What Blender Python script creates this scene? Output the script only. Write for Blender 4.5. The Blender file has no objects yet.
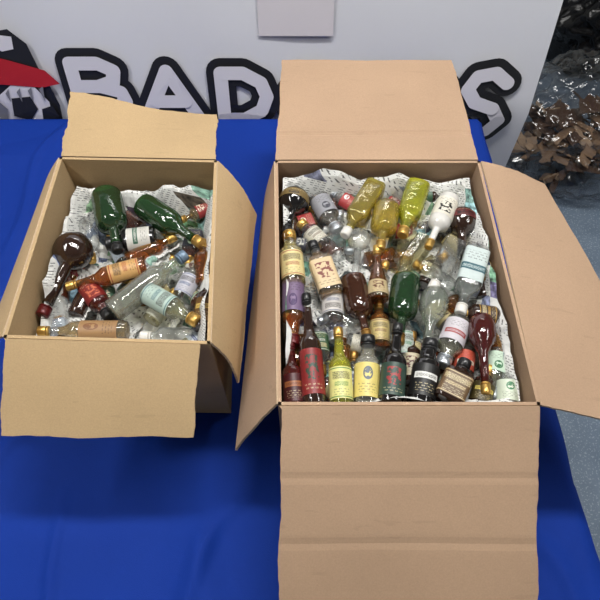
import bpy, bmesh, math, random
from mathutils import Vector, Matrix, noise
random.seed(7)
R_=math.radians
scene=bpy.context.scene
CAMZ=1.866
TAB=0.75

# ------------------------------------------------------------------ helpers
def srgb(r,g,b):
    f=lambda c:(c/255/12.92) if c/255<=0.04045 else ((c/255+0.055)/1.055)**2.4
    return (f(r),f(g),f(b),1)
def newmat(name):
    m=bpy.data.materials.new(name); m.use_nodes=True
    nt=m.node_tree; nt.nodes.clear()
    out=nt.nodes.new('ShaderNodeOutputMaterial')
    return m,nt,out
def N(nt,t,**k):
    n=nt.nodes.new(t)
    for a,b in k.items(): setattr(n,a,b)
    return n
def mathn(nt,op,a,b=None,c=None):
    n=nt.nodes.new('ShaderNodeMath'); n.operation=op
    for i,v in enumerate((a,b,c)):
        if v is None: continue
        if isinstance(v,(int,float)): n.inputs[i].default_value=v
        else: nt.links.new(v,n.inputs[i])
    return n.outputs[0]
def mixc(nt,f,a,b,bt='MIX'):
    n=nt.nodes.new('ShaderNodeMix'); n.data_type='RGBA'; n.blend_type=bt
    for i,v in ((0,f),(6,a),(7,b)):
        if isinstance(v,(int,float)): n.inputs[i].default_value=v
        elif isinstance(v,tuple): n.inputs[i].default_value=v
        else: nt.links.new(v,n.inputs[i])
    return n.outputs[2]
def pbr(name,col,rough=.6,metal=0,spec=.5,noise_amt=0,nscale=20,bump=0,bscale=100,coat=0):
    m,nt,out=newmat(name)
    p=N(nt,'ShaderNodeBsdfPrincipled')
    p.inputs['Roughness'].default_value=rough; p.inputs['Metallic'].default_value=metal
    p.inputs['Specular IOR Level'].default_value=spec
    p.inputs['Coat Weight'].default_value=coat
    tc=N(nt,'ShaderNodeTexCoord')
    nz=N(nt,'ShaderNodeTexNoise'); nz.inputs['Scale'].default_value=nscale; nz.inputs['Detail'].default_value=5
    nt.links.new(tc.outputs['Object'],nz.inputs['Vector'])
    dark=tuple(c*(1-noise_amt) for c in col[:3])+(1,)
    c=mixc(nt,nz.outputs['Fac'],dark,tuple(min(1,c*(1+noise_amt)) for c in col[:3])+(1,))
    nt.links.new(c,p.inputs['Base Color'])
    if bump:
        n2=N(nt,'ShaderNodeTexNoise'); n2.inputs['Scale'].default_value=bscale; n2.inputs['Detail'].default_value=4
        nt.links.new(tc.outputs['Object'],n2.inputs['Vector'])
        b=N(nt,'ShaderNodeBump'); b.inputs['Strength'].default_value=bump; b.inputs['Distance'].default_value=.003
        nt.links.new(n2.outputs['Fac'],b.inputs['Height']); nt.links.new(b.outputs[0],p.inputs['Normal'])
    nt.links.new(p.outputs[0],out.inputs[0])
    return m

def link(o,parent=None):
    scene.collection.objects.link(o)
    if parent: o.parent=parent
    return o
def mesh_obj(name,bm,mats,parent=None,smooth=False):
    me=bpy.data.meshes.new(name); bm.to_mesh(me); bm.free()
    for m in mats: me.materials.append(m)
    if smooth:
        for p in me.polygons: p.use_smooth=True
    return link(bpy.data.objects.new(name,me),parent)
def empty(name,loc=(0,0,0)):
    e=bpy.data.objects.new(name,None); e.empty_display_size=.1; e.location=loc
    return link(e)
def box(bm,x0,x1,y0,y1,z0,z1,mat=0,M=None):
    vs=[Vector((x,y,z)) for z in (z0,z1) for y in (y0,y1) for x in (x0,x1)]
    if M: vs=[M@v for v in vs]
    v=[bm.verts.new(p) for p in vs]
    for f in ((0,2,3,1),(4,5,7,6),(0,1,5,4),(2,6,7,3),(0,4,6,2),(1,3,7,5)):
        fc=bm.faces.new([v[i] for i in f]); fc.material_index=mat

# plan position of a spot of the photo lying on the horizontal level z
def plan(u,v,z):
    H=CAMZ-z; dep=R_(60)+math.atan((v-300)/589)
    Y=H/math.tan(dep); d=Y*.5+H*.8660254
    return Vector(((u-300)*d/589,Y,z))

# ------------------------------------------------------------------ materials
def cardboard(name,col):
    m,nt,out=newmat(name)
    p=N(nt,'ShaderNodeBsdfPrincipled'); p.inputs['Roughness'].default_value=.8; p.inputs['Specular IOR Level'].default_value=.2
    tc=N(nt,'ShaderNodeTexCoord')
    n1=N(nt,'ShaderNodeTexNoise'); n1.inputs['Scale'].default_value=5; n1.inputs['Detail'].default_value=8
    nt.links.new(tc.outputs['Object'],n1.inputs['Vector'])
    n3=N(nt,'ShaderNodeTexNoise'); n3.inputs['Scale'].default_value=420; n3.inputs['Detail'].default_value=2
    nt.links.new(tc.outputs['Object'],n3.inputs['Vector'])
    d=tuple(c*.82 for c in col[:3])+(1,)
    c1=mixc(nt,n1.outputs['Fac'],d,tuple(c*1.12 for c in col[:3])+(1,))
    c2=mixc(nt,.14,c1,n3.outputs['Fac'],'OVERLAY')
    mp=N(nt,'ShaderNodeMapping'); mp.inputs['Scale'].default_value=(14,90,40)
    nt.links.new(tc.outputs['Object'],mp.inputs[0])
    n4=N(nt,'ShaderNodeTexNoise'); n4.inputs['Scale'].default_value=1; n4.inputs['Detail'].default_value=3
    nt.links.new(mp.outputs[0],n4.inputs['Vector'])
    sc=mathn(nt,'MULTIPLY',mathn(nt,'GREATER_THAN',n4.outputs['Fac'],.68),.22)
    c2=mixc(nt,sc,c2,tuple(c*.65 for c in col[:3])+(1,))
    nt.links.new(c2,p.inputs['Base Color'])
    b=N(nt,'ShaderNodeBump'); b.inputs['Strength'].default_value=.35; b.inputs['Distance'].default_value=.006
    nt.links.new(n1.outputs['Fac'],b.inputs['Height']); nt.links.new(b.outputs[0],p.inputs['Normal'])
    nt.links.new(p.outputs[0],out.inputs[0])
    return m
M_card=cardboard('cardboard_brown',srgb(176,147,121))
M_card2=cardboard('cardboard_tan',srgb(184,157,119))
M_edge=pbr('cardboard_cut_edge',srgb(192,168,138),.9,noise_amt=.25,nscale=300)

def newsprint():
    m,nt,out=newmat('newsprint')
    p=N(nt,'ShaderNodeBsdfPrincipled'); p.inputs['Roughness'].default_value=.75
    uv=N(nt,'ShaderNodeUVMap').outputs[0]
    def brick(w,h,mort,off=.5):
        b=N(nt,'ShaderNodeTexBrick'); b.offset=off
        b.inputs['Scale'].default_value=1; b.inputs['Mortar Size'].default_value=mort
        b.inputs['Brick Width'].default_value=w; b.inputs['Row Height'].default_value=h
        b.inputs['Mortar Smooth'].default_value=0
        nt.links.new(uv,b.inputs['Vector']); return b.outputs['Fac']
    txt=mathn(nt,'SUBTRACT',1,brick(.010,.0052,.0017))
    nz=N(nt,'ShaderNodeTexNoise'); nz.inputs['Scale'].default_value=420; nt.links.new(uv,nz.inputs['Vector'])
    txt=mathn(nt,'MULTIPLY',txt,mathn(nt,'GREATER_THAN',nz.outputs['Fac'],.44))
    col=mathn(nt,'SUBTRACT',1,brick(.040,.4,.004,0)); txt=mathn(nt,'MULTIPLY',txt,col)
    nh=N(nt,'ShaderNodeTexNoise'); nh.inputs['Scale'].default_value=170; nt.links.new(uv,nh.inputs['Vector'])
    head=mathn(nt,'MULTIPLY',mathn(nt,'SUBTRACT',1,brick(.009,.016,.003)),mathn(nt,'GREATER_THAN',nh.outputs['Fac'],.47))
    sn=N(nt,'ShaderNodeVectorMath',operation='SNAP'); nt.links.new(uv,sn.inputs[0]); sn.inputs[1].default_value=(.040,.032,1)
    wn=N(nt,'ShaderNodeTexWhiteNoise'); wn.noise_dimensions='2D'; nt.links.new(sn.outputs[0],wn.inputs['Vector'])
    val=wn.outputs['Value']
    ishead=mathn(nt,'MULTIPLY',mathn(nt,'GREATER_THAN',val,.18),mathn(nt,'LESS_THAN',val,.40))
    isblank=mathn(nt,'GREATER_THAN',val,.92)
    isphoto=mathn(nt,'LESS_THAN',val,.18)
    ink=N(nt,'ShaderNodeMix'); ink.data_type='FLOAT'
    nt.links.new(ishead,ink.inputs[0]); nt.links.new(txt,ink.inputs[2]); nt.links.new(head,ink.inputs[3])
    inkf=mathn(nt,'MULTIPLY',ink.outputs[0],mathn(nt,'SUBTRACT',1,isblank))
    c=mixc(nt,mathn(nt,'MULTIPLY',inkf,.85),srgb(222,222,218),srgb(34,36,42))
    np_=N(nt,'ShaderNodeTexNoise'); np_.inputs['Scale'].default_value=90; np_.inputs['Detail'].default_value=4; nt.links.new(uv,np_.inputs['Vector'])
    hs=N(nt,'ShaderNodeHueSaturation'); hs.inputs['Saturation'].default_value=.5; hs.inputs['Value'].default_value=.5
    nt.links.new(wn.outputs['Color'],hs.inputs['Color'])
    st=mathn(nt,'MULTIPLY',mathn(nt,'SUBTRACT',np_.outputs['Fac'],.3),2.4)
    ph=mixc(nt,.9,hs.outputs[0],st,'OVERLAY')
    c=mixc(nt,isphoto,c,ph)
    nt.links.new(c,p.inputs['Base Color'])
    nt.links.new(p.outputs[0],out.inputs[0])
    return m
M_news=newsprint()

_g={}
def glass(key):
    if key in _g: return _g[key]
    T={'clear':((.97,.98,.975),.04,.45),'green':((.16,.42,.16),.10,.6),'dkgreen':((.05,.2,.07),.35,.4),'amber':((.85,.55,.20),.05,.5),
       'dark':((.06,.028,.018),.55,.1),'red':((.34,.05,.04),.18,.45),'yellow':((.97,.90,.38),.08,.5),'black':((.012,.010,.010),.9,0),
       'white':((.85,.83,.78),1.0,0),'lime':((.93,.93,.18),.12,.5),'brown':((.42,.15,.07),.12,.5),'pale':((.95,.92,.72),.04,.5)}[key]
    t,body,refr=T
    m,nt,out=newmat('glass_'+key)
    tr=N(nt,'ShaderNodeBsdfTransparent'); tr.inputs[0].default_value=(*t,1)
    rf=N(nt,'ShaderNodeBsdfRefraction'); rf.inputs[0].default_value=(*t,1); rf.inputs['IOR'].default_value=1.22; rf.inputs['Roughness'].default_value=.02
    df=N(nt,'ShaderNodeBsdfDiffuse'); df.inputs[0].default_value=(*[x*.8 for x in t],1)
    gl=N(nt,'ShaderNodeBsdfGlossy'); gl.inputs['Roughness'].default_value=.035
    tc=N(nt,'ShaderNodeTexCoord'); nz=N(nt,'ShaderNodeTexNoise'); nz.inputs['Scale'].default_value=110
    nt.links.new(tc.outputs['Object'],nz.inputs['Vector'])
    bp=N(nt,'ShaderNodeBump'); bp.inputs['Strength'].default_value=.45; bp.inputs['Distance'].default_value=.002
    nt.links.new(nz.outputs['Fac'],bp.inputs['Height']); nt.links.new(bp.outputs[0],gl.inputs['Normal']); nt.links.new(bp.outputs[0],rf.inputs['Normal'])
    m0=N(nt,'ShaderNodeMixShader'); m0.inputs[0].default_value=refr
    nt.links.new(tr.outputs[0],m0.inputs[1]); nt.links.new(rf.outputs[0],m0.inputs[2])
    m1=N(nt,'ShaderNodeMixShader'); m1.inputs[0].default_value=body
    nt.links.new(m0.outputs[0],m1.inputs[1]); nt.links.new(df.outputs[0],m1.inputs[2])
    lw=N(nt,'ShaderNodeLayerWeight'); lw.inputs['Blend'].default_value=.22
    f=mathn(nt,'ADD',mathn(nt,'MULTIPLY',lw.outputs['Facing'],.40),.08)
    m2=N(nt,'ShaderNodeMixShader'); nt.links.new(f,m2.inputs[0])
    nt.links.new(m1.outputs[0],m2.inputs[1]); nt.links.new(gl.outputs[0],m2.inputs[2])
    nt.links.new(m2.outputs[0],out.inputs[0])
    _g[key]=m; return m
_l={}
def liquid(c):
    if c in _l: return _l[c]
    col=srgb(*c); m,nt,out=newmat('liquid')
    tr=N(nt,'ShaderNodeBsdfTransparent'); tr.inputs[0].default_value=tuple(min(1,x**.6) for x in col[:3])+(1,)
    p=N(nt,'ShaderNodeBsdfPrincipled'); p.inputs['Base Color'].default_value=col; p.inputs['Roughness'].default_value=.1
    ms=N(nt,'ShaderNodeMixShader'); ms.inputs[0].default_value=.25
    nt.links.new(tr.outputs[0],ms.inputs[1]); nt.links.new(p.outputs[0],ms.inputs[2]); nt.links.new(ms.outputs[0],out.inputs[0])
    _l[c]=m; return m
_lb={}
def label(bg,ac,style):
    k=(bg,ac,style)
    if k in _lb: return _lb[k]
    m,nt,out=newmat('paper_label')
    p=N(nt,'ShaderNodeBsdfPrincipled'); p.inputs['Roughness'].default_value=.45
    uv=N(nt,'ShaderNodeUVMap').outputs[0]
    sx=N(nt,'ShaderNodeSeparateXYZ'); nt.links.new(uv,sx.inputs[0])
    U=mathn(nt,'SUBTRACT',sx.outputs[0],.5); V=mathn(nt,'SUBTRACT',sx.outputs[1],.5)
    ax=mathn(nt,'ABSOLUTE',U); ay=mathn(nt,'ABSOLUTE',V)
    def rect(cx,cy,w,h):
        a=mathn(nt,'LESS_THAN',mathn(nt,'ABSOLUTE',mathn(nt,'SUBTRACT',U,cx)),w)
        b=mathn(nt,'LESS_THAN',mathn(nt,'ABSOLUTE',mathn(nt,'SUBTRACT',V,cy)),h)
        return mathn(nt,'MULTIPLY',a,b)
    def oval(cx,cy,w,h):
        a=mathn(nt,'POWER',mathn(nt,'DIVIDE',mathn(nt,'SUBTRACT',U,cx),w),2)
        b=mathn(nt,'POWER',mathn(nt,'DIVIDE',mathn(nt,'SUBTRACT',V,cy),h),2)
        return mathn(nt,'LESS_THAN',mathn(nt,'ADD',a,b),1)
    b=N(nt,'ShaderNodeTexBrick'); b.inputs['Scale'].default_value=1; b.inputs['Brick Width'].default_value=.13
    b.inputs['Row Height'].default_value=.08; b.inputs['Mortar Size'].default_value=.024; b.inputs['Mortar Smooth'].default_value=0
    nt.links.new(uv,b.inputs['Vector'])
    nz=N(nt,'ShaderNodeTexNoise'); nz.inputs['Scale'].default_value=60; nt.links.new(uv,nz.inputs['Vector'])
    n2=N(nt,'ShaderNodeTexNoise'); n2.inputs['Scale'].default_value=9; n2.inputs['Detail'].default_value=5; nt.links.new(uv,n2.inputs['Vector'])
    txt=mathn(nt,'MULTIPLY',mathn(nt,'MULTIPLY',mathn(nt,'SUBTRACT',1,b.outputs['Fac']),mathn(nt,'GREATER_THAN',nz.outputs['Fac'],.48)),.75)
    lum=sum(bg)/3
    inkc=srgb(45,36,32) if lum>100 else srgb(205,190,150)
    base=mixc(nt,n2.outputs['Fac'],tuple(x*.8 for x in srgb(*bg)[:3])+(1,),srgb(*bg))
    if style==0:
        c=mixc(nt,mathn(nt,'MULTIPLY',txt,rect(0,-.24,.24,.14)),base,inkc)
        c=mixc(nt,oval(0,.18,.12,.2),c,srgb(*ac))
        c=mixc(nt,mathn(nt,'MULTIPLY',oval(0,.18,.09,.14),mathn(nt,'GREATER_THAN',n2.outputs['Fac'],.5)),c,srgb(*bg))
    elif style==1:
        c=mixc(nt,rect(0,.12,.30,.10),base,srgb(*ac))
        c=mixc(nt,mathn(nt,'MULTIPLY',mathn(nt,'GREATER_THAN',nz.outputs['Fac'],.52),rect(0,.12,.25,.05)),c,srgb(*bg))
        c=mixc(nt,mathn(nt,'MULTIPLY',txt,rect(0,-.24,.24,.14)),c,inkc)
    elif style==2:
        pic=mathn(nt,'MULTIPLY',mathn(nt,'GREATER_THAN',n2.outputs['Fac'],.52),rect(0,.08,.2,.28))
        c=mixc(nt,pic,base,srgb(*ac))
        c=mixc(nt,mathn(nt,'MULTIPLY',txt,rect(0,-.33,.26,.09)),c,inkc)
    else:
        c=mixc(nt,mathn(nt,'MULTIPLY',mathn(nt,'GREATER_THAN',nz.outputs['Fac'],.5),rect(0,.22,.26,.12)),base,inkc)
        c=mixc(nt,mathn(nt,'MULTIPLY',mathn(nt,'GREATER_THAN',nz.outputs['Fac'],.5),rect(0,-.05,.2,.07)),c,srgb(*ac))
        c=mixc(nt,mathn(nt,'MULTIPLY',txt,rect(0,-.3,.22,.1)),c,inkc)
        fr=mathn(nt,'MULTIPLY',mathn(nt,'GREATER_THAN',ay,.43),mathn(nt,'LESS_THAN',ay,.46))
        c=mixc(nt,fr,c,srgb(*ac))
    nt.links.new(c,p.inputs['Base Color']); nt.links.new(p.outputs[0],out.inputs[0])
    _lb[k]=m; return m
CAPS={'gold':pbr('cap_gold',srgb(205,165,90),.3,.8,bump=.2,bscale=400),
      'brass':pbr('cap_brass',srgb(165,125,65),.35,.8,bump=.2,bscale=400),
      'black':pbr('cap_black',(.012,.012,.013,1),.3,0),
      'white':pbr('cap_white',srgb(215,212,205),.4,0),
      'red':pbr('cap_red',srgb(90,18,20),.35,.2),
      'silver':pbr('cap_silver',srgb(190,195,200),.3,.8),
      'blue':pbr('cap_blue',srgb(110,130,150),.4,.3),
      'cork':pbr('cap_cork',srgb(150,110,70),.8,0,noise_amt=.3,nscale=200)}

# ------------------------------------------------------------------ bottles
PROF={
 'std':dict(p=[(0,.8,2),(.015,1,2),(.60,1,2),(.74,.44,2),(.86,.42,2)],lab=(.1,.52)),
 'tall':dict(p=[(0,.8,2),(.02,1,2),(.52,1,2),(.66,.46,2),(.86,.38,2)],lab=(.08,.46)),
 'onion':dict(p=[(0,.45,2),(.02,.7,2),(.09,.93,2),(.20,1,2),(.32,.92,2),(.42,.6,2),(.50,.34,2),(.86,.27,2)],lab=(.12,.28)),
 'squat':dict(p=[(0,.85,2),(.03,1,2),(.62,1,2),(.71,.60,2),(.86,.50,2)],lab=(.10,.56)),
 'brandy':dict(p=[(0,.75,2),(.02,.93,2),(.10,1,2),(.46,1,2),(.54,.88,2),(.62,.50,2),(.67,.38,2),(.86,.35,2)],lab=(.12,.42)),
 'jug':dict(p=[(0,.8,2),(.02,.95,2),(.08,1,2),(.50,1,2),(.57,.90,2),(.62,.55,2),(.64,.34,2),(.70,.30,2),(.86,.30,2)],lab=(.12,.46)),
 'bell':dict(p=[(0,.95,2),(.02,1,2),(.12,.98,2),(.36,.82,2),(.52,.62,2),(.66,.40,2),(.86,.34,2)],lab=(.06,.30)),
 'square':dict(p=[(0,.9,6),(.012,1,7),(.64,1,7),(.70,.60,4),(.74,.44,2),(.86,.40,2)],lab=(.08,.58)),
 'hex':dict(p=[(0,.9,3),(.02,1,3.2),(.56,.95,3.2),(.66,.6,2.5),(.74,.42,2),(.86,.38,2)],lab=(.1,.46)),
}
def ballprof(R,L):
    b=min(.66,2*R/L); pts=[(0,.35,2)]
    for i in range(1,9):
        a=math.pi*(.1+.8*i/9); pts.append((b*(1-math.cos(a))/2,math.sin(a),2))
    pts+= [(b*1.0,.30,2),(.86,.27,2)]
    return dict(p=pts,lab=(b*.32,b*.62))
def ring(bm,z,r,n,seg,ysc,xmax=None,a0=0,a1=2*math.pi,closed=True):
    vs=[]
    cnt=seg if closed else seg+1
    for i in range(cnt):
        th=a0+(a1-a0)*i/seg
        c,s=math.cos(th),math.sin(th)
        k=(abs(c)**n+abs(s)**n)**(-1/n)
        x=r*k*c; y=r*k*s*ysc
        if xmax is not None: x=min(x,xmax)
        vs.append(bm.verts.new((x,y,z)))
    return vs
def lathe(bm,rows,seg,ysc,mat,M,xmax=None,smooth=True):
    prev=None; allv=[]
    for (z,r,n) in rows:
        vs=ring(bm,z,r,n,seg,ysc,xmax); allv+=vs
        if prev:
            for i in range(seg):
                f=bm.faces.new((prev[i],prev[(i+1)%seg],vs[(i+1)%seg],vs[i])); f.material_index=mat; f.smooth=smooth
        else:
            f=bm.faces.new(vs[::-1]); f.material_index=mat
        prev=vs
    f=bm.faces.new(prev); f.material_index=mat
    for v in allv: v.co=M@v.co
def interp(pts,k=4):
    out=[]
    for (a,b) in zip(pts,pts[1:]):
        for j in range(k):
            t=j/k; s=t*t*(3-2*t)
            out.append((a[0]+(b[0]-a[0])*t,a[1]+(b[1]-a[1])*s,a[2]+(b[2]-a[2])*t))
    out.append(pts[-1]); return out
def bottle(name,parent,P,Q,R,prof,gl,liq,lab,ac,cap,ysc=1,facet=False,style=0,arc=88):
    L=(Q-P).length; z=(Q-P).normalized()
    up=Vector((0,0,1)) if abs(z.z)<.95 else Vector((0,-1,0))
    x=(up-z*up.dot(z)).normalized(); y=z.cross(x)
    M=Matrix.Translation(P)@Matrix((x,y,z)).transposed().to_4x4()
    D=ballprof(R,L) if prof=='ball' else PROF[prof]
    raw=D['p']
    pts=interp(raw,2 if prof in('ball','onion','brandy','jug','bell') else 4)
    bm=bmesh.new(); uvl=bm.loops.layers.uv.new('UVMap')
    seg=9 if facet else 28
    rows=[(t*L,r*R,n) for t,r,n in pts]
    mats=[glass(gl)]
    lathe(bm,rows,seg,ysc,0,M,smooth=not facet)
    mats.append(CAPS[cap])
    nr=raw[-1][1]*R
    cr=max(nr*1.22,.0076)
    c0=L-.0145 if L>.07 else .83*L
    lathe(bm,[(c0,cr*.9,2),(c0+.0008,cr,2),(L-.0022,cr*.97,2),(L-.0006,cr*.9,2),(L,cr*.7,2)],20,1,1,M)
    lathe(bm,[(c0-.004,nr*1.02,2),(c0-.003,cr*.98,2),(c0-.0015,cr*.98,2),(c0-.0005,nr*1.02,2)],20,1,1,M)
    if liq:
        mats.append(liquid(liq)); mi=len(mats)-1
        lr=[(max(t,.02)*L if i==0 else t*L,r*R*.9,n) for i,(t,r,n) in enumerate(pts) if t<.8]
        lathe(bm,lr,20,ysc,mi,M,xmax=R*.45)
    if lab:
        mats.append(label(lab,ac,style)); mi=len(mats)-1
        t0,t1=D['lab']
        def rad(t):
            for a,b in zip(pts,pts[1:]):
                if a[0]<=t<=b[0]:
                    k=(t-a[0])/(b[0]-a[0]+1e-9); return a[1]+(b[1]-a[1])*k,a[2]+(b[2]-a[2])*k
            return pts[-1][1:]
        K=6; prev=None; S=20; a=R_(arc)
        for j in range(K+1):
            t=t0+(t1-t0)*j/K; r,n=rad(t)
            vs=ring(bm,t*L,r*R*1.015+.0004,n,S,ysc,None,-a,a,False)
            for v in vs: v.co=M@v.co
            if prev:
                for i in range(S):
                    f=bm.faces.new((prev[i],prev[i+1],vs[i+1],vs[i])); f.material_index=mi; f.smooth=True
                    for lp,(uu,vv) in zip(f.loops,((i/S,(j-1)/K),((i+1)/S,(j-1)/K),((i+1)/S,j/K),(i/S,j/K))):
                        lp[uvl].uv=(uu,vv)
            prev=vs
    return mesh_obj(name,bm,mats,parent)

bB=[(-.046,.769),(.333,.769),(.349,.295),(-.032,.295)]
bS=[(-.438,.763),(-.151,.755),(-.135,.3855),(-.449,.396)]
def inside(p,rim,mx,my):
    (blx,bly),(brx,bry),(frx,fry),(flx,fly)=rim
    y=min(max(p.y,max(fly,fry)+.007+my),min(bly,bry)-.010-my)
    t=(y-fly)/(bly-fly)
    x0=flx+(blx-flx)*t+.009+mx; x1=frx+(brx-frx)*t-.009-mx
    return Vector((min(max(p.x,x0),x1),y,p.z))
def setof(parent,zl,rim,items,pre='bottle'):
    for i,it in enumerate(items):
        (bu,bv),(cu,cv),dz,R,prof,gl,liq,lab,ac,cap=it[:10]
        kw=dict(it[10]) if len(it)>10 else {}
        kw.setdefault('style',(i*7+len(prof))%4)
        z0=zl+dz
        P=plan(bu,bv,z0); Q=plan(cu,cv,z0+kw.pop('tilt',.004))
        dd=(Q-P); dd.z=0; dd.normalize()
        P=inside(P,rim,R*abs(dd.y),R*abs(dd.x)); Q=inside(Q,rim,.007,.004)
        bottle('%s_%02d'%(pre,i),parent,P,Q,R,prof,gl,liq,lab,ac,cap,**kw)
LABS=[None,None,None,((200,196,180),(90,60,50)),((60,60,70),(190,190,180)),((150,50,50),(225,215,190)),((205,190,140),(70,50,40)),((70,100,80),(220,215,190)),((190,200,210),(50,60,110))]
def tucked(parent,zl,rim,nx,ny,seed):
    """second layer lying in the gaps under the top bottles"""
    rnd=random.Random(seed)
    BL,BR,FR,FL=[Vector((*p,0)) for p in rim]
    n=0
    for j in range(ny):
        for i in range(nx):
            s=(i+.5+rnd.uniform(-.35,.35))/nx; t=(j+.5+rnd.uniform(-.35,.35))/ny
            c=(FL*(1-s)+FR*s)*(1-t)+(BL*(1-s)+BR*s)*t
            a=rnd.uniform(0,6.28); L=rnd.uniform(.072,.092); R=rnd.uniform(.0135,.0165)
            z=zl-.024+rnd.uniform(-.005,.006)
            d=Vector((math.cos(a),math.sin(a),0))*L/2
            P=inside(Vector((c.x,c.y,z))-d,rim,R,R); Q=inside(Vector((c.x,c.y,z+rnd.uniform(-.002,.008)))+d,rim,.009,.009)
            if (Q-P).length<.055: continue
            gk,lq=rnd.choice([('clear',None),('clear',(190,150,90)),('amber',(160,95,40)),('clear',None),('dark',None),('pale',None),('clear',(150,70,40)),('brown',None)])
            lb=rnd.choice(LABS)
            bottle('tucked_bottle_%02d'%n,parent,P,Q,R,rnd.choice(['std','squat','square','jug','tall']),gk,lq,lb[0] if lb else None,lb[1] if lb else None,rnd.choice(['gold','gold','brass','silver','black','white']),style=rnd.randrange(4)); n+=1

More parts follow.
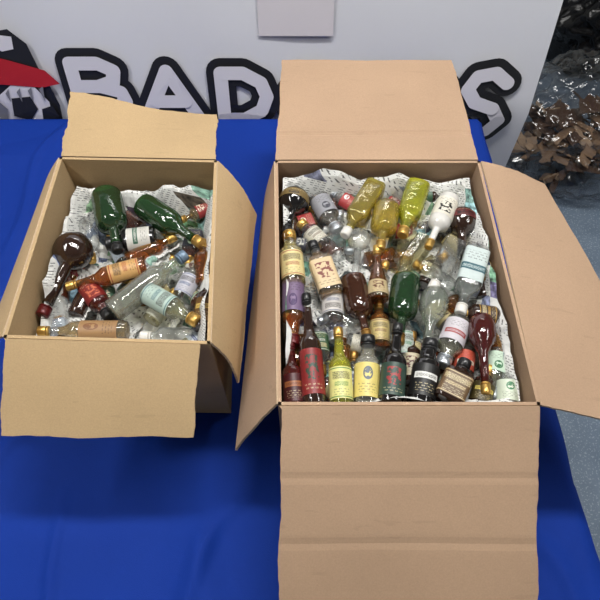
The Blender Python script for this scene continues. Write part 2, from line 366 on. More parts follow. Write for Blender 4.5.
RIMB=1.05; RIML=1.066
big=empty('miniature_liquor_bottles')
ZB=RIMB-.045
F={'facet':True}
items=[
 ((297,190),(283,234),0,.028,'ball','black',None,(120,100,60),(60,50,40),'black'),
 ((318,198),(338,232),-.01,.020,'squat','clear',(150,140,130),(150,150,155),(60,60,70),'silver'),
 ((376,186),(344,236),.005,.0190,'square','yellow',(200,185,80),None,None,'white'),
 ((387,206),(380,250),.012,.0240,'jug','yellow',(215,195,60),None,None,'gold'),
 ((418,186),(402,236),.008,.0225,'hex','lime',(210,212,50),None,None,'gold'),
 ((450,198),(428,248),.010,.0200,'jug','white',None,(225,220,205),(30,28,26),'gold',{'style':2}),
 ((478,210),(462,258),-.004,.0285,'ball','dark',None,(90,30,30),(30,20,20),'black'),
 ((293,286),(289,232),.004,.0200,'squat','pale',(225,215,175),(224,208,150),(150,60,40),'gold',{'style':3}),
 ((332,296),(312,242),.006,.0195,'square','clear',(190,150,90),(214,190,150),(120,60,50),'black',{'style':2}),
 ((360,230),(354,282),-.004,.022,'ball','clear',None,None,None,'silver',F),
 ((378,300),(377,246),.010,.0180,'bell','amber',(150,95,40),(190,170,130),(90,50,30),'gold'),
 ((352,278),(368,340),.002,.0225,'jug','brown',(70,20,16),None,None,'brass'),
 ((406,278),(399,344),.004,.0245,'jug','green',(16,80,40),None,None,'brass'),
 ((425,240),(395,282),-.006,.019,'hex','pale',None,None,None,'gold',F),
 ((455,244),(432,290),.004,.0195,'square','clear',None,None,None,'white',F),
 ((482,250),(460,314),.010,.0205,'square','clear',(205,210,205),(196,208,206),(50,90,100),'white',{'style':1}),
 ((436,290),(424,360),.006,.0245,'onion','clear',(190,195,180),None,None,'black'),
 ((460,320),(442,366),-.002,.0205,'squat','clear',(190,185,160),(205,200,205),(150,60,60),'silver',{'style':1}),
 ((481,316),(486,394),.012,.0225,'onion','red',(110,44,22),None,None,'gold'),
 ((514,352),(492,398),-.010,.018,'std','clear',(190,190,160),(190,210,190),(40,100,60),'silver'),
 ((498,318),(456,312),-.002,.018,'std','dark',None,(60,40,25),(190,150,70),'gold'),
 ((291,278),(293,346),.000,.0185,'squat','amber',(205,125,50),(120,100,130),(70,50,90),'red',{'style':0}),
 ((315,412),(306,294),.014,.0175,'tall','dark',(60,12,14),(134,36,36),(40,60,44),'black',{'style':2}),
 ((290,412),(290,340),.004,.0165,'tall','red',(60,10,14),(70,14,20),(150,90,50),'red'),
 ((332,290),(334,342),-.008,.0180,'std','clear',None,(205,200,195),(70,80,110),'silver'),
 ((342,410),(338,328),.010,.0175,'tall','lime',(205,205,60),(222,218,140),(80,130,60),'gold',{'style':3}),
 ((366,408),(368,336),.002,.0200,'squat','clear',(205,200,180),(224,205,120),(90,100,110),'black',{'style':0}),
 ((391,412),(398,324),.016,.0190,'tall','black',(50,10,14),(46,70,60),(150,50,50),'black',{'style':2}),
 ((420,408),(431,340),.006,.0210,'squat','black',None,(24,24,24),(215,215,210),'black',{'style':1}),
 ((447,408),(466,360),.008,.0220,'square','dark',(60,30,14),(104,80,52),(205,185,140),'black',{'style':3}),
 ((478,410),(490,366),-.004,.017,'std','dark',None,(70,60,30),(200,180,90),'gold'),
 ((508,408),(506,360),-.004,.017,'std','clear',(200,205,190),(205,215,195),(60,120,80),'white'),
 ((404,362),(404,310),-.014,.017,'std','clear',None,(180,190,180),(30,110,70),'silver'),
 ((335,258),(340,212),-.014,.017,'std','clear',None,None,None,'silver'),
 ((402,262),(414,218),-.012,.017,'std','pale',None,None,None,'gold'),
 ((450,300),(474,336),-.014,.017,'std','amber',(150,100,50),None,None,'gold'),
 ((380,348),(379,300),-.014,.016,'std','amber',(170,110,50),(200,180,120),(100,50,40),'gold'),
 ((500,330),(506,376),-.012,.017,'std','amber',(170,100,40),None,None,'gold'),
 ((324,246),(300,222),-.012,.017,'squat','clear',None,(200,196,180),(90,60,50),'gold'),
 ((354,330),(326,300),-.016,.016,'std','clear',None,None,None,'gold'),
 ((368,222),(396,232),-.014,.016,'std','clear',None,(190,190,180),(60,60,80),'gold'),
 ((440,232),(462,210),-.012,.016,'std','clear',None,(60,60,60),(190,190,190),'gold'),
 ((486,284),(500,250),-.012,.017,'squat','amber',(150,90,40),(190,170,120),(60,40,40),'gold'),
 ((420,272),(446,256),-.014,.016,'hex','pale',None,None,None,'gold',F),
 ((318,332),(322,376),-.014,.016,'std','clear',None,(60,90,60),(200,200,190),'gold'),
 ((410,384),(412,332),-.012,.016,'std','dark',None,(190,180,150),(80,30,30),'brass'),
 ((466,350),(460,394),-.016,.016,'std','clear',(150,100,60),(190,80,60),(220,210,190),'gold'),
 ((352,400),(354,352),-.014,.015,'std','clear',None,(180,190,200),(60,70,120),'brass'),
 ((372,300),(386,262),-.018,.016,'std','clear',None,(200,190,170),(120,60,50),'gold'),
 ((432,330),(414,300),-.02,.016,'std','clear',None,None,None,'brass'),
 ((506,300),(492,268),-.02,.016,'std','dark',None,None,None,'gold'),
 ((356,208),(330,192),-.018,.015,'std','clear',None,(170,60,60),(220,220,220),'silver'),
 ((402,192),(392,226),-.016,.015,'std','clear',None,None,None,'silver'),
 ((490,216),(496,252),-.016,.016,'std','clear',None,(190,190,185),(50,50,60),'silver'),
]
setof(big,ZB,bB,items)
tucked(big,ZB,bB,6,7,21)
small=empty('miniature_liquor_bottles.001')
ZS=RIML-.080
items2=[
 ((106,194),(118,252),.012,.0285,'jug','green',(24,70,36),None,None,'black'),
 ((142,204),(202,244),.010,.0245,'brandy','green',(90,120,60),None,None,'gold'),
 ((156,238),(106,244),-.002,.0225,'squat','black',None,(205,203,195),(50,90,70),'black',{'style':1}),
 ((74,236),(38,316),.012,.0350,'ball','dark',(60,30,14),None,None,'red'),
 ((146,266),(66,287),.014,.0175,'tall','amber',(185,120,50),(205,160,100),(150,60,40),'gold',{'style':3}),
 ((112,312),(186,254),.020,.0210,'std','clear',(190,190,175),None,None,'blue'),
 ((142,290),(198,322),.018,.0190,'squat','clear',(190,190,150),(176,196,186),(60,100,110),'gold',{'style':3}),
 ((86,284),(110,318),.000,.0180,'squat','red',(90,24,20),(124,34,30),(190,100,70),'black'),
 ((128,331),(22,331),.010,.0170,'std','clear',(195,170,120),(160,124,84),(120,80,50),'gold',{'style':0}),
 ((212,284),(202,240),.000,.0170,'std','amber',(160,95,35),None,None,'gold'),
 ((206,330),(210,276),.006,.0170,'std','dark',(60,30,14),(100,70,30),(200,170,90),'gold'),
 ((60,330),(56,284),-.006,.0170,'std','clear',None,None,None,'silver'),
 ((180,300),(202,258),-.006,.0170,'std','clear',None,(190,190,200),(60,80,120),'silver'),
 ((192,338),(140,336),.000,.0165,'std','clear',None,None,None,'white'),
 ((88,222),(92,262),-.010,.0165,'std','clear',None,None,None,'gold'),
 ((128,262),(176,236),-.008,.0165,'std','amber',(170,110,50),None,None,'gold'),
 ((76,316),(96,276),-.010,.016,'std','dark',None,None,None,'gold'),
 ((150,322),(176,290),-.010,.016,'std','pale',None,(190,190,170),(60,60,60),'gold'),
 ((160,270),(204,280),-.012,.016,'std','clear',None,None,None,'brass'),
 ((38,300),(50,258),-.012,.016,'std','brown',None,None,None,'gold'),
]
setof(small,ZS,bS,items2)
tucked(small,ZS,bS,4,5,33)

# ------------------------------------------------------------------ boxes
def sheet(bm,corners,th,mat,emat,ns=10,nt_=8,bend=None,uvl=None,jag=0,seed=0):
    """slab over a bilinear quad a(hinge0) b(hinge1) c(outer1) d(outer0)."""
    a,b,c,d=[Vector(p) for p in corners]
    nrm=(b-a).cross(d-a).normalized()
    if nrm.z<0: nrm=-nrm
    top=[];bot=[]
    for j in range(nt_+1):
        t=j/nt_; rt=[];rb=[]
        for i in range(ns+1):
            s=i/ns
            p=(a*(1-s)+b*s)*(1-t)+(d*(1-s)+c*s)*t
            if bend: p=p+nrm*bend(s,t)
            if jag:
                k=(noise.noise(Vector((s*3+seed,t*3,seed)))+.3*noise.noise(Vector((s*17+seed,t*17,seed))))*jag
                if j==nt_: p=p+(d-a).normalized()*k
                if i in(0,ns) and j>0: p=p+(b-a).normalized()*k
            rt.append(bm.verts.new(p)); rb.append(bm.verts.new(p-nrm*th))
        top.append(rt);bot.append(rb)
    def q(vs,m):
        f=bm.faces.new(vs); f.material_index=m
    for j in range(nt_):
        for i in range(ns):
            q((top[j][i],top[j][i+1],top[j+1][i+1],top[j+1][i]),mat)
            q((bot[j][i],bot[j+1][i],bot[j+1][i+1],bot[j][i+1]),mat)
    for i in range(ns):
        q((top[0][i+1],top[0][i],bot[0][i],bot[0][i+1]),emat); q((top[-1][i],top[-1][i+1],bot[-1][i+1],bot[-1][i]),emat)
    for j in range(nt_):
        q((top[j][0],top[j+1][0],bot[j+1][0],bot[j][0]),emat); q((top[j+1][-1],top[j][-1],bot[j][-1],bot[j+1][-1]),emat)

def groove(*ts):
    def f(s,t):
        v=0
        for (c,w,h) in ts: v-=h*max(0,1-abs(t-c)/w)
        return v
    return f
def make_box(name,rim,zr,flaps,mat,zbase):
    """rim: BL,BR,FR,FL plan corners."""
    bm=bmesh.new()
    BL,BR,FR,FL=[Vector((*p,zr)) for p in rim]
    cen=(BL+BR+FR+FL)/4
    th=.005
    def wall(a,b,seed):
        n=Vector((b-a)).cross(Vector((0,0,1))).normalized()
        if n.dot((a+b)/2-cen)<0: n=-n
        ns,nz=12,8; io=[]
        for off in (0,-th):
            g=[]
            for j in range(nz+1):
                row=[]
                for i in range(ns+1):
                    s=i/ns;t=j/nz
                    p=a*(1-s)+b*s; p.z=zbase+(zr-zbase)*t
                    bulge=.005*math.sin(math.pi*s)*math.sin(math.pi*min(1,t*.9+.1))
                    p=p+n*(bulge+off)
                    row.append(bm.verts.new(p))
                g.append(row)
            io.append(g)
        for k,g in enumerate(io):
            for j in range(nz):
                for i in range(ns):
                    vs=[g[j][i],g[j][i+1],g[j+1][i+1],g[j+1][i]]
                    bm.faces.new(vs if k==0 else vs[::-1])
        for i in range(ns):
            bm.faces.new((io[0][-1][i],io[0][-1][i+1],io[1][-1][i+1],io[1][-1][i]))
    wall(BL,BR,1); wall(BR,FR,2); wall(FR,FL,3); wall(FL,BL,4)
    v=[bm.verts.new((p.x,p.y,zbase+.001)) for p in (BL,BR,FR,FL)]; bm.faces.new(v)
    v=[bm.verts.new((p.x,p.y,zbase+.005)) for p in (BL,BR,FR,FL)]; bm.faces.new(v)
    for k,(corn,bend,jag) in enumerate(flaps):
        sheet(bm,corn,.004,0,1,32,64,bend,None,jag,k*3.1)
    return mesh_obj(name,bm,[mat,M_edge],smooth=False)

zb=TAB+.004
r=RIMB+.001
flB=[
 (((-.046,.771,r),(.330,.771,r),(.315,1.045,r+.003),(-.038,1.045,r+.004)),lambda s,t:groove((.24,.025,.0025))(s,t)+.006*math.sin(t*3)*(s-.3),.004),
 (((.335,.767,r),(.351,.297,r),(.60,.262,CAMZ-.90),(.458,.739,CAMZ-.846)),lambda s,t:.006*math.sin(math.pi*t)+.004*math.sin(s*5),.004),
 (((-.030,.293,r),(.347,.293,r),(.3425,.030,r-.152),(-.0305,.030,r-.152)),lambda s,t:groove((.34,.03,.0012),(.655,.035,.0014))(s,t)+.003*math.sin(s*6+t*3)*t,.006),
 (((-.034,.297,r),(-.048,.767,r),(-.078,.76,CAMZ-.96),(-.106,.268,CAMZ-.95)),lambda s,t:.003*math.sin(math.pi*t),.003),
]
make_box('cardboard_box',bB,RIMB,flB,M_card,zb)
r=RIML+.001
flS=[
 (((-.436,.765,r),(-.153,.757,r),(-.165,.902,CAMZ-.829),(-.441,.912,CAMZ-.779)),lambda s,t:-.006*math.sin(math.pi*s)*t+.004*math.sin(s*7)*t,.007),
 (((-.149,.753,r),(-.133,.388,r),(-.102,.373,CAMZ-.92),(-.083,.709,CAMZ-.90)),lambda s,t:.008*math.sin(math.pi*t),.005),
 (((-.447,.394,r),(-.150,.3845,r),(-.162,.264,CAMZ-.877),(-.4536,.268,CAMZ-.875)),lambda s,t:.003*math.sin(s*5)*t+.002*math.sin(t*4),.004),
 (((-.451,.398,r),(-.440,.761,r),(-.505,.74,CAMZ-.90),(-.53,.41,CAMZ-.89)),lambda s,t:.006*math.sin(math.pi*t),.003),
]
make_box('cardboard_box.001',bS,RIML,flS,M_card2,zb)

# ------------------------------------------------------------------ crumpled newspaper
def cr(x,y,sd,f=16):
    v=Vector((x*f,y*f,sd))
    a=1-abs(noise.noise(v))*2.4
    b=1-abs(noise.noise(v*2.1+Vector((5,1,2))))*2.2
    c=1-abs(noise.noise(v*4.7+Vector((1,7,2))))*2
    return a*.6+b*.3+c*.12-.5
def newspaper(name,rim,zr,zmid,zedge,nsheets,seed):
    rnd=random.Random(seed)
    bm=bmesh.new(); uvl=bm.loops.layers.uv.new('UVMap')
    BL,BR,FR,FL=[Vector((*p,0)) for p in rim]
    def P(s,t): return (FL*(1-s)+FR*s)*(1-t)+(BL*(1-s)+BR*s)*t
    W=(BR-BL).length; D=(BL-FL).length
    nx,ny=52,64
    g=[]
    m=.014
    for j in range(ny+1):
        row=[]
        for i in range(nx+1):
            s=m/W+(1-2*m/W)*i/nx; t=m/D+(1-2*m/D)*j/ny
            p=P(s,t)
            d=min(i/nx*W,(1-i/nx)*W,j/ny*D,(1-j/ny)*D)
            k=max(0,1-d/.035); k=k*k*(3-2*k)
            e=zedge+.034*noise.noise(Vector((p.x*10,p.y*10,seed)))+.014*noise.noise(Vector((p.x*30,p.y*30,seed)))
            z=zmid+(e-zmid)*k+cr(p.x,p.y,seed)*.028*(1-k*.6)
            wob=.004*noise.noise(Vector((p.x*20,p.y*20,seed+9)))
            row.append(bm.verts.new((p.x+wob,p.y+wob,min(z,zr-.004))))
        g.append(row)
    for j in range(ny):
        for i in range(nx):
            f=bm.faces.new((g[j][i],g[j][i+1],g[j+1][i+1],g[j+1][i]))
            for lp in f.loops:
                c=lp.vert.co; h=(c.z-zmid)*.8
                lp[uvl].uv=(c.x*math.cos(.3)-c.y*math.sin(.3)+h+3,c.x*math.sin(.3)+c.y*math.cos(.3)+h+3)
    for k in range(nsheets):
        s0=rnd.uniform(.08,.92); t0=rnd.uniform(.08,.92)
        c=P(s0,t0); a=rnd.uniform(0,6.28); w=rnd.uniform(.04,.06); h=rnd.uniform(.035,.055)
        n=16; gg=[]; tx=rnd.uniform(-.35,.35); ty=rnd.uniform(-.35,.35); off=rnd.uniform(0,9)
        for j in range(n+1):
            row=[]
            for i in range(n+1):
                lx=(i/n*2-1)*w; ly=(j/n*2-1)*h
                x=c.x+lx*math.cos(a)-ly*math.sin(a); y=c.y+lx*math.sin(a)+ly*math.cos(a)
                x=max(max(BL.x,FL.x)+.014,min(min(BR.x,FR.x)-.014,x)); y=max(FL.y+.02,min(BL.y-.02,y))
                z=zmid+.014+lx*tx+ly*ty+cr(x,y,off,22)*.030
                row.append(bm.verts.new((x,y,min(z,zr-.02))))
            gg.append(row)
        for j in range(n):
            for i in range(n):
                f=bm.faces.new((gg[j][i],gg[j][i+1],gg[j+1][i+1],gg[j+1][i]))
                for lp,(di,dj) in zip(f.loops,((0,0),(1,0),(1,1),(0,1))):
                    lp[uvl].uv=((i+di)/n*2*w+off,(j+dj)/n*2*h+off*1.7)
    bmesh.ops.triangulate(bm,faces=bm.faces[:])
    return mesh_obj(name,bm,[M_news])
newspaper('crumpled_newspaper',bB,RIMB,RIMB-.094,RIMB-.028,14,3)
newspaper('crumpled_newspaper.001',bS,RIML,RIML-.122,RIML-.055,12,8)

# ------------------------------------------------------------------ table + cloth
M_cloth=pbr('blue_polyester_cloth',srgb(3,50,146),.75,0,.25,noise_amt=.12,nscale=5,bump=.25,bscale=700)
X0,X1,Y0,Y1=-1.25,.49,-.14,1.195
def xr(y): return .507-.03*y
def cloth():
    bm=bmesh.new()
    dr=.42
    def lin(a,b,n): return [a+(b-a)*i/n for i in range(n+1)]
    xs=lin(X0-dr,X0,14)[:-1]+lin(X0,X1,220)+lin(X1,X1+dr,22)[1:]
    ys=lin(Y0-dr,Y0,16)[:-1]+lin(Y0,Y1,170)+[Y1+.01,Y1+.06,Y1+.12]
    g=[]
    for y in ys:
        row=[]
        for x in xs:
            cx=min(max(x,X0),X1); cy=min(max(y,Y0),Y1)
            dx=x-cx; dy=y-cy
            d=max(abs(dx),abs(dy)); 
            px=cx+(xr(cy)-X1)*max(0,(cx+.3)/(X1+.3)) if cx>-.3 else cx
            py=cy; z=TAB+.001
            q=noise.noise(Vector((x*3,y*3,1)))
            rid=max(0,1-abs(noise.noise(Vector((x*2.6+y*1.2,y*2.2-x*.8,4))))*8)
            rid2=max(0,1-abs(noise.noise(Vector((x*4.1-y*2.2,y*1.8+x*2.8,9))))*11)
            free=max(0,min(1,(.25-y)/.10))
            if x<-.50: free=max(free,min(1,(-.50-x)/.06))
            z+=.0018*max(0,q)+free*(.006*max(0,q)+.012*rid+.009*rid2)
            if d>0:
                along=cy if abs(dx)>abs(dy) else cx
                k=min(1,d/.15)
                wv=(.035*math.sin(along*19+1.0)+.02*math.sin(along*43))*k*(d/.42+.25)
                out=.012+ .10*d+ max(wv,-.01-.0*d)
                if dy>0: out=.006
                if dx>0 and cy<.25: out+=.10*k*max(0,1-abs(cy-.06)/.22)
                l=math.hypot(dx,dy)
                px+=dx/l*out; py+=dy/l*out
                z=TAB+.001-max(0,d-.008)*.97
            row.append(bm.verts.new((px,py,z)))
        g.append(row)
    for j in range(len(ys)-1):
        for i in range(len(xs)-1):
            bm.faces.new((g[j][i],g[j][i+1],g[j+1][i+1],g[j+1][i]))
    return mesh_obj('tablecloth',bm,[M_cloth],smooth=True)
cloth()
M_ply=pbr('table_laminate',srgb(180,175,165),.5); M_steel=pbr('table_steel',srgb(70,72,75),.35,.8)
tb=empty('folding_table')
bm=bmesh.new(); box(bm,X0+.005,.466,Y0+.005,Y1-.005,TAB-.03,TAB-.001); mesh_obj('tabletop',bm,[M_ply],tb)
bm=bmesh.new()
for lx in (X0+.12,.36):
    for ly in (Y0+.12,Y1-.15): box(bm,lx-.014,lx+.014,ly-.014,ly+.014,0,TAB-.03)
    box(bm,lx-.01,lx+.01,Y0+.13,Y1-.16,.18,.20)
mesh_obj('legs',bm,[M_steel],tb)

# ------------------------------------------------------------------ banner
M_ban=pbr('banner_vinyl',srgb(210,211,218),.45,noise_amt=.02,nscale=3)
M_blk=pbr('banner_ink_black',(.012,.012,.014,1),.5); M_wht=pbr('banner_ink_white',srgb(212,210,218),.5)
M_red=pbr('banner_ink_red',srgb(175,30,38),.5); M_gry=pbr('banner_ink_grey',srgb(120,120,128),.5)
M_pat=pbr('banner_patch',srgb(205,200,206),.5)
ban=empty('advertising_banner')
LE=R_(14); BY=1.222
def bp(x,s,off=0):
    if s<0: return Vector((x,BY-off,TAB+s))
    return Vector((x,BY+s*math.sin(LE)-off*math.cos(LE),TAB+s*math.cos(LE)+off*math.sin(LE)))
bm=bmesh.new(); rows=[]
for s in [-.72+.09*i for i in range(8)]+[0+.05*i for i in range(20)]:
    rows.append([bm.verts.new(bp(-1.5+2.113*i/40,s,.004*math.sin(i*.8+s*2)*(1 if s>0.1 else .3)-.002)) for i in range(41)])
for a,b in zip(rows,rows[1:]):
    for i in range(40): bm.faces.new((a[i],a[i+1],b[i+1],b[i]))
o=mesh_obj('banner_sheet',bm,[M_ban],ban,True)
cnt=[0]
def face(bm,pts,off,mat):
    cnt[0]+=1; off+=cnt[0]*1.2e-5
    A=sum(p[0]*q[1]-q[0]*p[1] for p,q in zip(pts,pts[1:]+pts[:1]))
    if A<0: pts=pts[::-1]
    f=bm.faces.new([bm.verts.new(bp(a,b,off)) for a,b in pts]); f.material_index=mat
def stroke(bm,pts,hw,off,mat):
    for (x0,s0),(x1,s1) in zip(pts,pts[1:]):
        d=Vector((x1-x0,s1-s0)); 
        if d.length<1e-6: continue
        n=Vector((-d.y,d.x)).normalized()*hw
        face(bm,[(x0+n.x,s0+n.y),(x0-n.x,s0-n.y),(x1-n.x,s1-n.y),(x1+n.x,s1+n.y)],off,mat)
    for (x,s) in pts:
        face(bm,[(x+hw*math.cos(a*math.pi/10),s+hw*math.sin(a*math.pi/10)) for a in range(20)],off,mat)
GL={'B':[[(.1,0),(.1,1),(.55,1),(.8,.85),(.75,.62),(.5,.52),(.1,.52)],[(.5,.52),(.85,.4),(.9,.2),(.65,0),(.1,0)]],
 'A':[[(0,0),(.45,1),(.9,0)],[(.2,.35),(.7,.35)]],
 'D':[[(.1,0),(.1,1),(.5,1),(.82,.8),(.92,.5),(.82,.2),(.5,0),(.1,0)]],
 'G':[[(.9,.8),(.6,1),(.3,.95),(.08,.6),(.1,.3),(.35,.02),(.7,.02),(.9,.25),(.9,.5),(.55,.5)]],
 'E':[[(.85,1),(.1,1),(.1,0),(.85,0)],[(.1,.5),(.7,.5)]],
 'R':[[(.1,0),(.1,1),(.6,1),(.85,.8),(.6,.5),(.1,.5)],[(.5,.5),(.9,0)]],
 'S':[[(.88,.85),(.6,1),(.25,.95),(.1,.75),(.3,.55),(.7,.45),(.9,.25),(.7,.03),(.35,0),(.08,.15)]]}
bm=bmesh.new(); bmw=bmesh.new()
pos=[(-.59,.015,.15,.125),(-.405,-.005,.15,.125),(-.215,-.01,.14,.125),(-.04,-.02,.13,.13),(.13,-.03,.12,.135),(.275,-.04,.12,.145),(.42,-.06,.125,.175)]
for ch,(x0,s0,w,h) in zip('BADGERS',pos):
    for st in GL[ch]:
        pts=[(x0+a*w,s0+b*h) for a,b in st]
        stroke(bm,pts,.037,.0060,0)
cnt[0]=0
for ch,(x0,s0,w,h) in zip('BADGERS',pos):
    for st in GL[ch]:
        pts=[(x0+a*w,s0+b*h) for a,b in st]
        stroke(bmw,pts,.0175,.0110,0)
mesh_obj('lettering_outline',bm,[M_blk],ban); mesh_obj('lettering_fill',bmw,[M_wht],ban)
bm=bmesh.new(); cnt[0]=0
face(bm,[(-.86,-.05),(-.86,.10),(-.80,.18),(-.76,.215),(-.70,.225),(-.665,.19),(-.655,.13),(-.64,.08),(-.63,.03),(-.64,-.03),(-.70,-.06)],.0135,0)
face(bm,[(-.80,-.05),(-.79,.05),(-.74,.085),(-.68,.08),(-.655,.04),(-.66,-.01),(-.70,-.04)],.0145,1)
face(bm,[(-.76,.0),(-.75,.05),(-.70,.055),(-.69,.02),(-.72,-.01)],.0155,0)
face(bm,[(-.69,-.02),(-.68,.02),(-.65,.03),(-.64,.0),(-.66,-.03)],.0155,0)
face(bm,[(-.88,.175),(-.80,.172),(-.72,.150),(-.64,.125),(-.612,.090),(-.66,.080),(-.76,.088),(-.88,.08)],.0165,2)
face(bm,[(-.755,.190),(-.735,.213),(-.695,.208),(-.700,.178),(-.73,.172)],.0155,1)
for k in range(5):
    x=-.79+k*.03; face(bm,[(x,.06+k*.004),(x+.012,.075+k*.002),(x+.006,.04)],.017,3)
face(bm,[(-.83,.03),(-.80,.06),(-.77,.02),(-.79,-.03),(-.83,-.04)],.0158,3)
mesh_obj('badger_mascot_print',bm,[M_blk,M_wht,M_red,M_gry],ban)
bm=bmesh.new(); face(bm,[(-.10,.205),(.08,.205),(.08,.42),(-.10,.42)],.0050,0)
mesh_obj('panel_patch',bm,[M_pat],ban)
bm=bmesh.new()
for x in (-1.45,.55):
    box(bm,x-.012,x+.012,BY+.05,BY+.075,0,.75)
    p=[bp(x-.012,-.01,-.02),bp(x+.012,-.01,-.02),bp(x+.012,.95,-.02),bp(x-.012,.95,-.02)]
    q=[v+Vector((0,.02,0)) for v in p]
    a=[bm.verts.new(v) for v in p]; b=[bm.verts.new(v) for v in q]
    bm.faces.new(a); bm.faces.new(b[::-1])
    for i in range(4): bm.faces.new((a[i],b[i],b[(i+1)%4],a[(i+1)%4]))
mesh_obj('support_poles',bm,[M_steel],ban)

# ------------------------------------------------------------------ bags on the floor
M_bag=pbr('black_bin_liner',(.008,.008,.009,1),.25,0,.5,bump=.5,bscale=25)
def blob(name,c,sx,sy,sz,seed,mat,parent=None,amp=.16,sub=6):
    bm=bmesh.new(); bmesh.ops.create_icosphere(bm,subdivisions=sub,radius=1)
    for v in bm.verts:
        n=v.co.normalized()
        k=1+amp*(1-2*abs(noise.noise(n*1.8+Vector((seed,0,0)))))+amp*.5*(1-2*abs(noise.noise(n*4.5+Vector((0,seed,0)))))+amp*.3*(1-2*abs(noise.noise(n*10+Vector((0,0,seed)))))
        k-=amp*1.6
        z=n.z*k
        if z<-.72: z=-.72
        v.co=Vector((n.x*k*sx,n.y*k*sy,(z+.72)*sz))+Vector(c)
    return mesh_obj(name,bm,[mat],parent,True)
blob('black_rubbish_bag',(1.46,2.42,.005),.40,.29,.36,2.0,M_bag)
blob('black_rubbish_bag.001',(1.74,1.46,.005),.22,.26,.18,5.0,M_bag)
sk=empty('plastic_sack_of_cardboard')
m,nt,out=newmat('clear_polythene')
tr=N(nt,'ShaderNodeBsdfTransparent'); tr.inputs[0].default_value=(.88,.88,.89,1)
gl=N(nt,'ShaderNodeBsdfGlossy'); gl.inputs['Roughness'].default_value=.15
lw=N(nt,'ShaderNodeLayerWeight'); lw.inputs['Blend'].default_value=.3
ms=N(nt,'ShaderNodeMixShader'); nt.links.new(mathn(nt,'ADD',mathn(nt,'MULTIPLY',lw.outputs['Facing'],.4),.05),ms.inputs[0])
nt.links.new(tr.outputs[0],ms.inputs[1]); nt.links.new(gl.outputs[0],ms.inputs[2]); nt.links.new(ms.outputs[0],out.inputs[0])
blob('polythene',(1.13,1.76,.005),.40,.31,.27,9.0,m,sk,.16)
bm=bmesh.new(); rnd=random.Random(4)
for i in range(130):
    a=rnd.uniform(0,6.28); rr=math.sqrt(rnd.random())*.85; h=rnd.random()
    cx=1.13+math.cos(a)*rr*.30; cy=1.76+math.sin(a)*rr*.21; cz=.05+h*.27*(1-rr*.7)
    M=Matrix.Translation((cx,cy,cz))@Matrix.Rotation(rnd.uniform(-1.3,1.3),4,'Z')@Matrix.Rotation(rnd.uniform(-.8,.8),4,'X')@Matrix.Rotation(rnd.uniform(-.35,.35),4,'Y')
    w=rnd.uniform(.03,.075); d=rnd.uniform(.010,.030); cu=rnd.uniform(-5,5); sd=rnd.uniform(0,50); mt=rnd.choice((0,0,1,1,2))
    n1,n2=7,4; top=[];bot=[]
    for j in range(n2+1):
        ra=[];rb=[]
        for k in range(n1+1):
            x=(k/n1*2-1)*w; y=(j/n2*2-1)*d
            if k in(0,n1): x+=.014*noise.noise(Vector((y*90,sd,k)))
            if j in(0,n2): y+=.008*noise.noise(Vector((x*60,sd,j)))
            z=cu*x*x*.5+.004*noise.noise(Vector((x*30,y*30,sd)))
            ra.append(bm.verts.new(M@Vector((x,y,z+.0015)))); rb.append(bm.verts.new(M@Vector((x,y,z-.0015))))
        top.append(ra);bot.append(rb)
    for j in range(n2):
        for k in range(n1):
            f=bm.faces.new((top[j][k],top[j][k+1],top[j+1][k+1],top[j+1][k])); f.material_index=mt
            f=bm.faces.new((bot[j][k],bot[j+1][k],bot[j+1][k+1],bot[j][k+1])); f.material_index=mt
mesh_obj('cardboard_scraps',bm,[pbr('scrap_brown',srgb(150,120,92),.85,noise_amt=.25,nscale=12),pbr('scrap_dark',srgb(92,68,52),.85,noise_amt=.2),pbr('scrap_light',srgb(180,152,124),.85,noise_amt=.2)],sk)

# ------------------------------------------------------------------ room
m,nt,out=newmat('speckled_vinyl_floor')
p=N(nt,'ShaderNodeBsdfPrincipled'); p.inputs['Roughness'].default_value=.45
tc=N(nt,'ShaderNodeTexCoord'); n1=N(nt,'ShaderNodeTexNoise'); n1.inputs['Scale'].default_value=7; n1.inputs['Detail'].default_value=6
n2=N(nt,'ShaderNodeTexNoise'); n2.inputs['Scale'].default_value=160
nt.links.new(tc.outputs['Object'],n1.inputs['Vector']); nt.links.new(tc.outputs['Object'],n2.inputs['Vector'])
c=mixc(nt,n1.outputs['Fac'],srgb(88,106,126),srgb(138,154,172))
c=mixc(nt,mathn(nt,'MULTIPLY',mathn(nt,'GREATER_THAN',n2.outputs['Fac'],.6),.5),c,srgb(185,197,210))
nt.links.new(c,p.inputs['Base Color']); nt.links.new(p.outputs[0],out.inputs[0])
bm=bmesh.new(); box(bm,-2.6,3,-2.4,3.8,-.05,0); mesh_obj('floor',bm,[m])
M_wall=pbr('painted_wall',srgb(205,205,200),.8,noise_amt=.04)
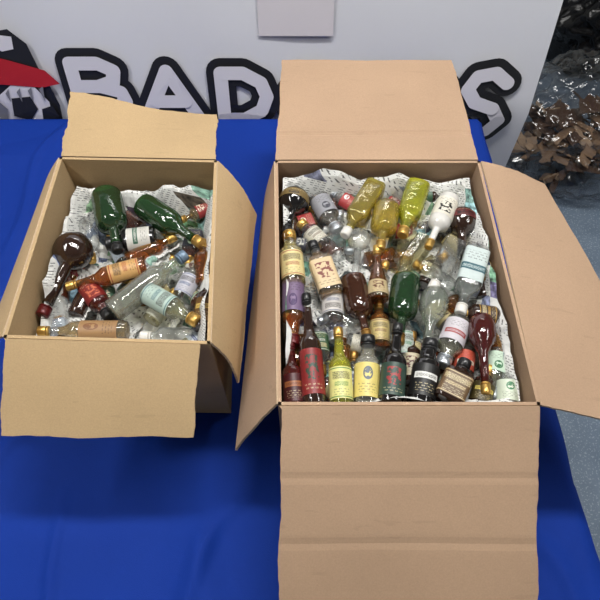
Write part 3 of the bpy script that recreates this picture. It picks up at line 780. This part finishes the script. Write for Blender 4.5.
for nm,b in (('wall_back',(-2.6,3,3.8,3.9)),('wall_front',(-2.6,3,-2.5,-2.4)),('wall_left',(-2.7,-2.6,-2.5,3.9)),('wall_right',(3,3.1,-2.5,3.9))):
    bm=bmesh.new(); box(bm,*b,-.05,2.8); mesh_obj(nm,bm,[M_wall])
bm=bmesh.new(); box(bm,-2.7,3.1,-2.5,3.9,2.8,2.9); mesh_obj('ceiling',bm,[M_wall])
for k,(nm,b) in enumerate((('baseboard_back',(-2.6,3,3.785,3.8)),('baseboard_right',(2.985,3,-2.4,3.785)))):
    bm=bmesh.new(); box(bm,*b,0,.09); mesh_obj(nm,bm,[pbr('skirting',srgb(190,190,190),.5)])

# ------------------------------------------------------------------ lights (ceiling panels)
M_fix=pbr('light_housing',srgb(235,235,235),.4)
def panel(x,y,w,d,e,i):
    root=empty('ceiling_light' if i==0 else 'ceiling_light.%03d'%i,(x,y,2.8))
    bm=bmesh.new()
    for a in ((-w/2-.03,-w/2,-d/2-.03,d/2+.03),(w/2,w/2+.03,-d/2-.03,d/2+.03),(-w/2,w/2,-d/2-.03,-d/2),(-w/2,w/2,d/2,d/2+.03)):
        box(bm,*a,-.06,0)
    mesh_obj('housing',bm,[M_fix],root)
    L=bpy.data.lights.new('panel_light','AREA'); L.shape='RECTANGLE'; L.size=w; L.size_y=d; L.energy=e; L.color=(1,.985,.955)
    o=bpy.data.objects.new('panel_light',L); o.location=(0,0,-.04); link(o,root)
panel(.15,.85,1.0,.16,32,0)
panel(-1.2,.2,.16,1.2,21,1)
panel(1.3,.3,.16,1.2,14,2)
panel(.3,2.7,1.2,.3,13,3)
w=bpy.data.worlds.new('World'); scene.world=w; w.use_nodes=True
w.node_tree.nodes['Background'].inputs[0].default_value=(.8,.85,.9,1); w.node_tree.nodes['Background'].inputs[1].default_value=.3

# ------------------------------------------------------------------ camera
cam=bpy.data.cameras.new('camera'); cam.sensor_width=36; cam.lens=35.34; cam.clip_start=.02
co=bpy.data.objects.new('camera',cam); co.location=(0,0,CAMZ); co.rotation_euler=(R_(30),0,0); link(co)
scene.camera=co
scene.view_settings.view_transform='Standard'
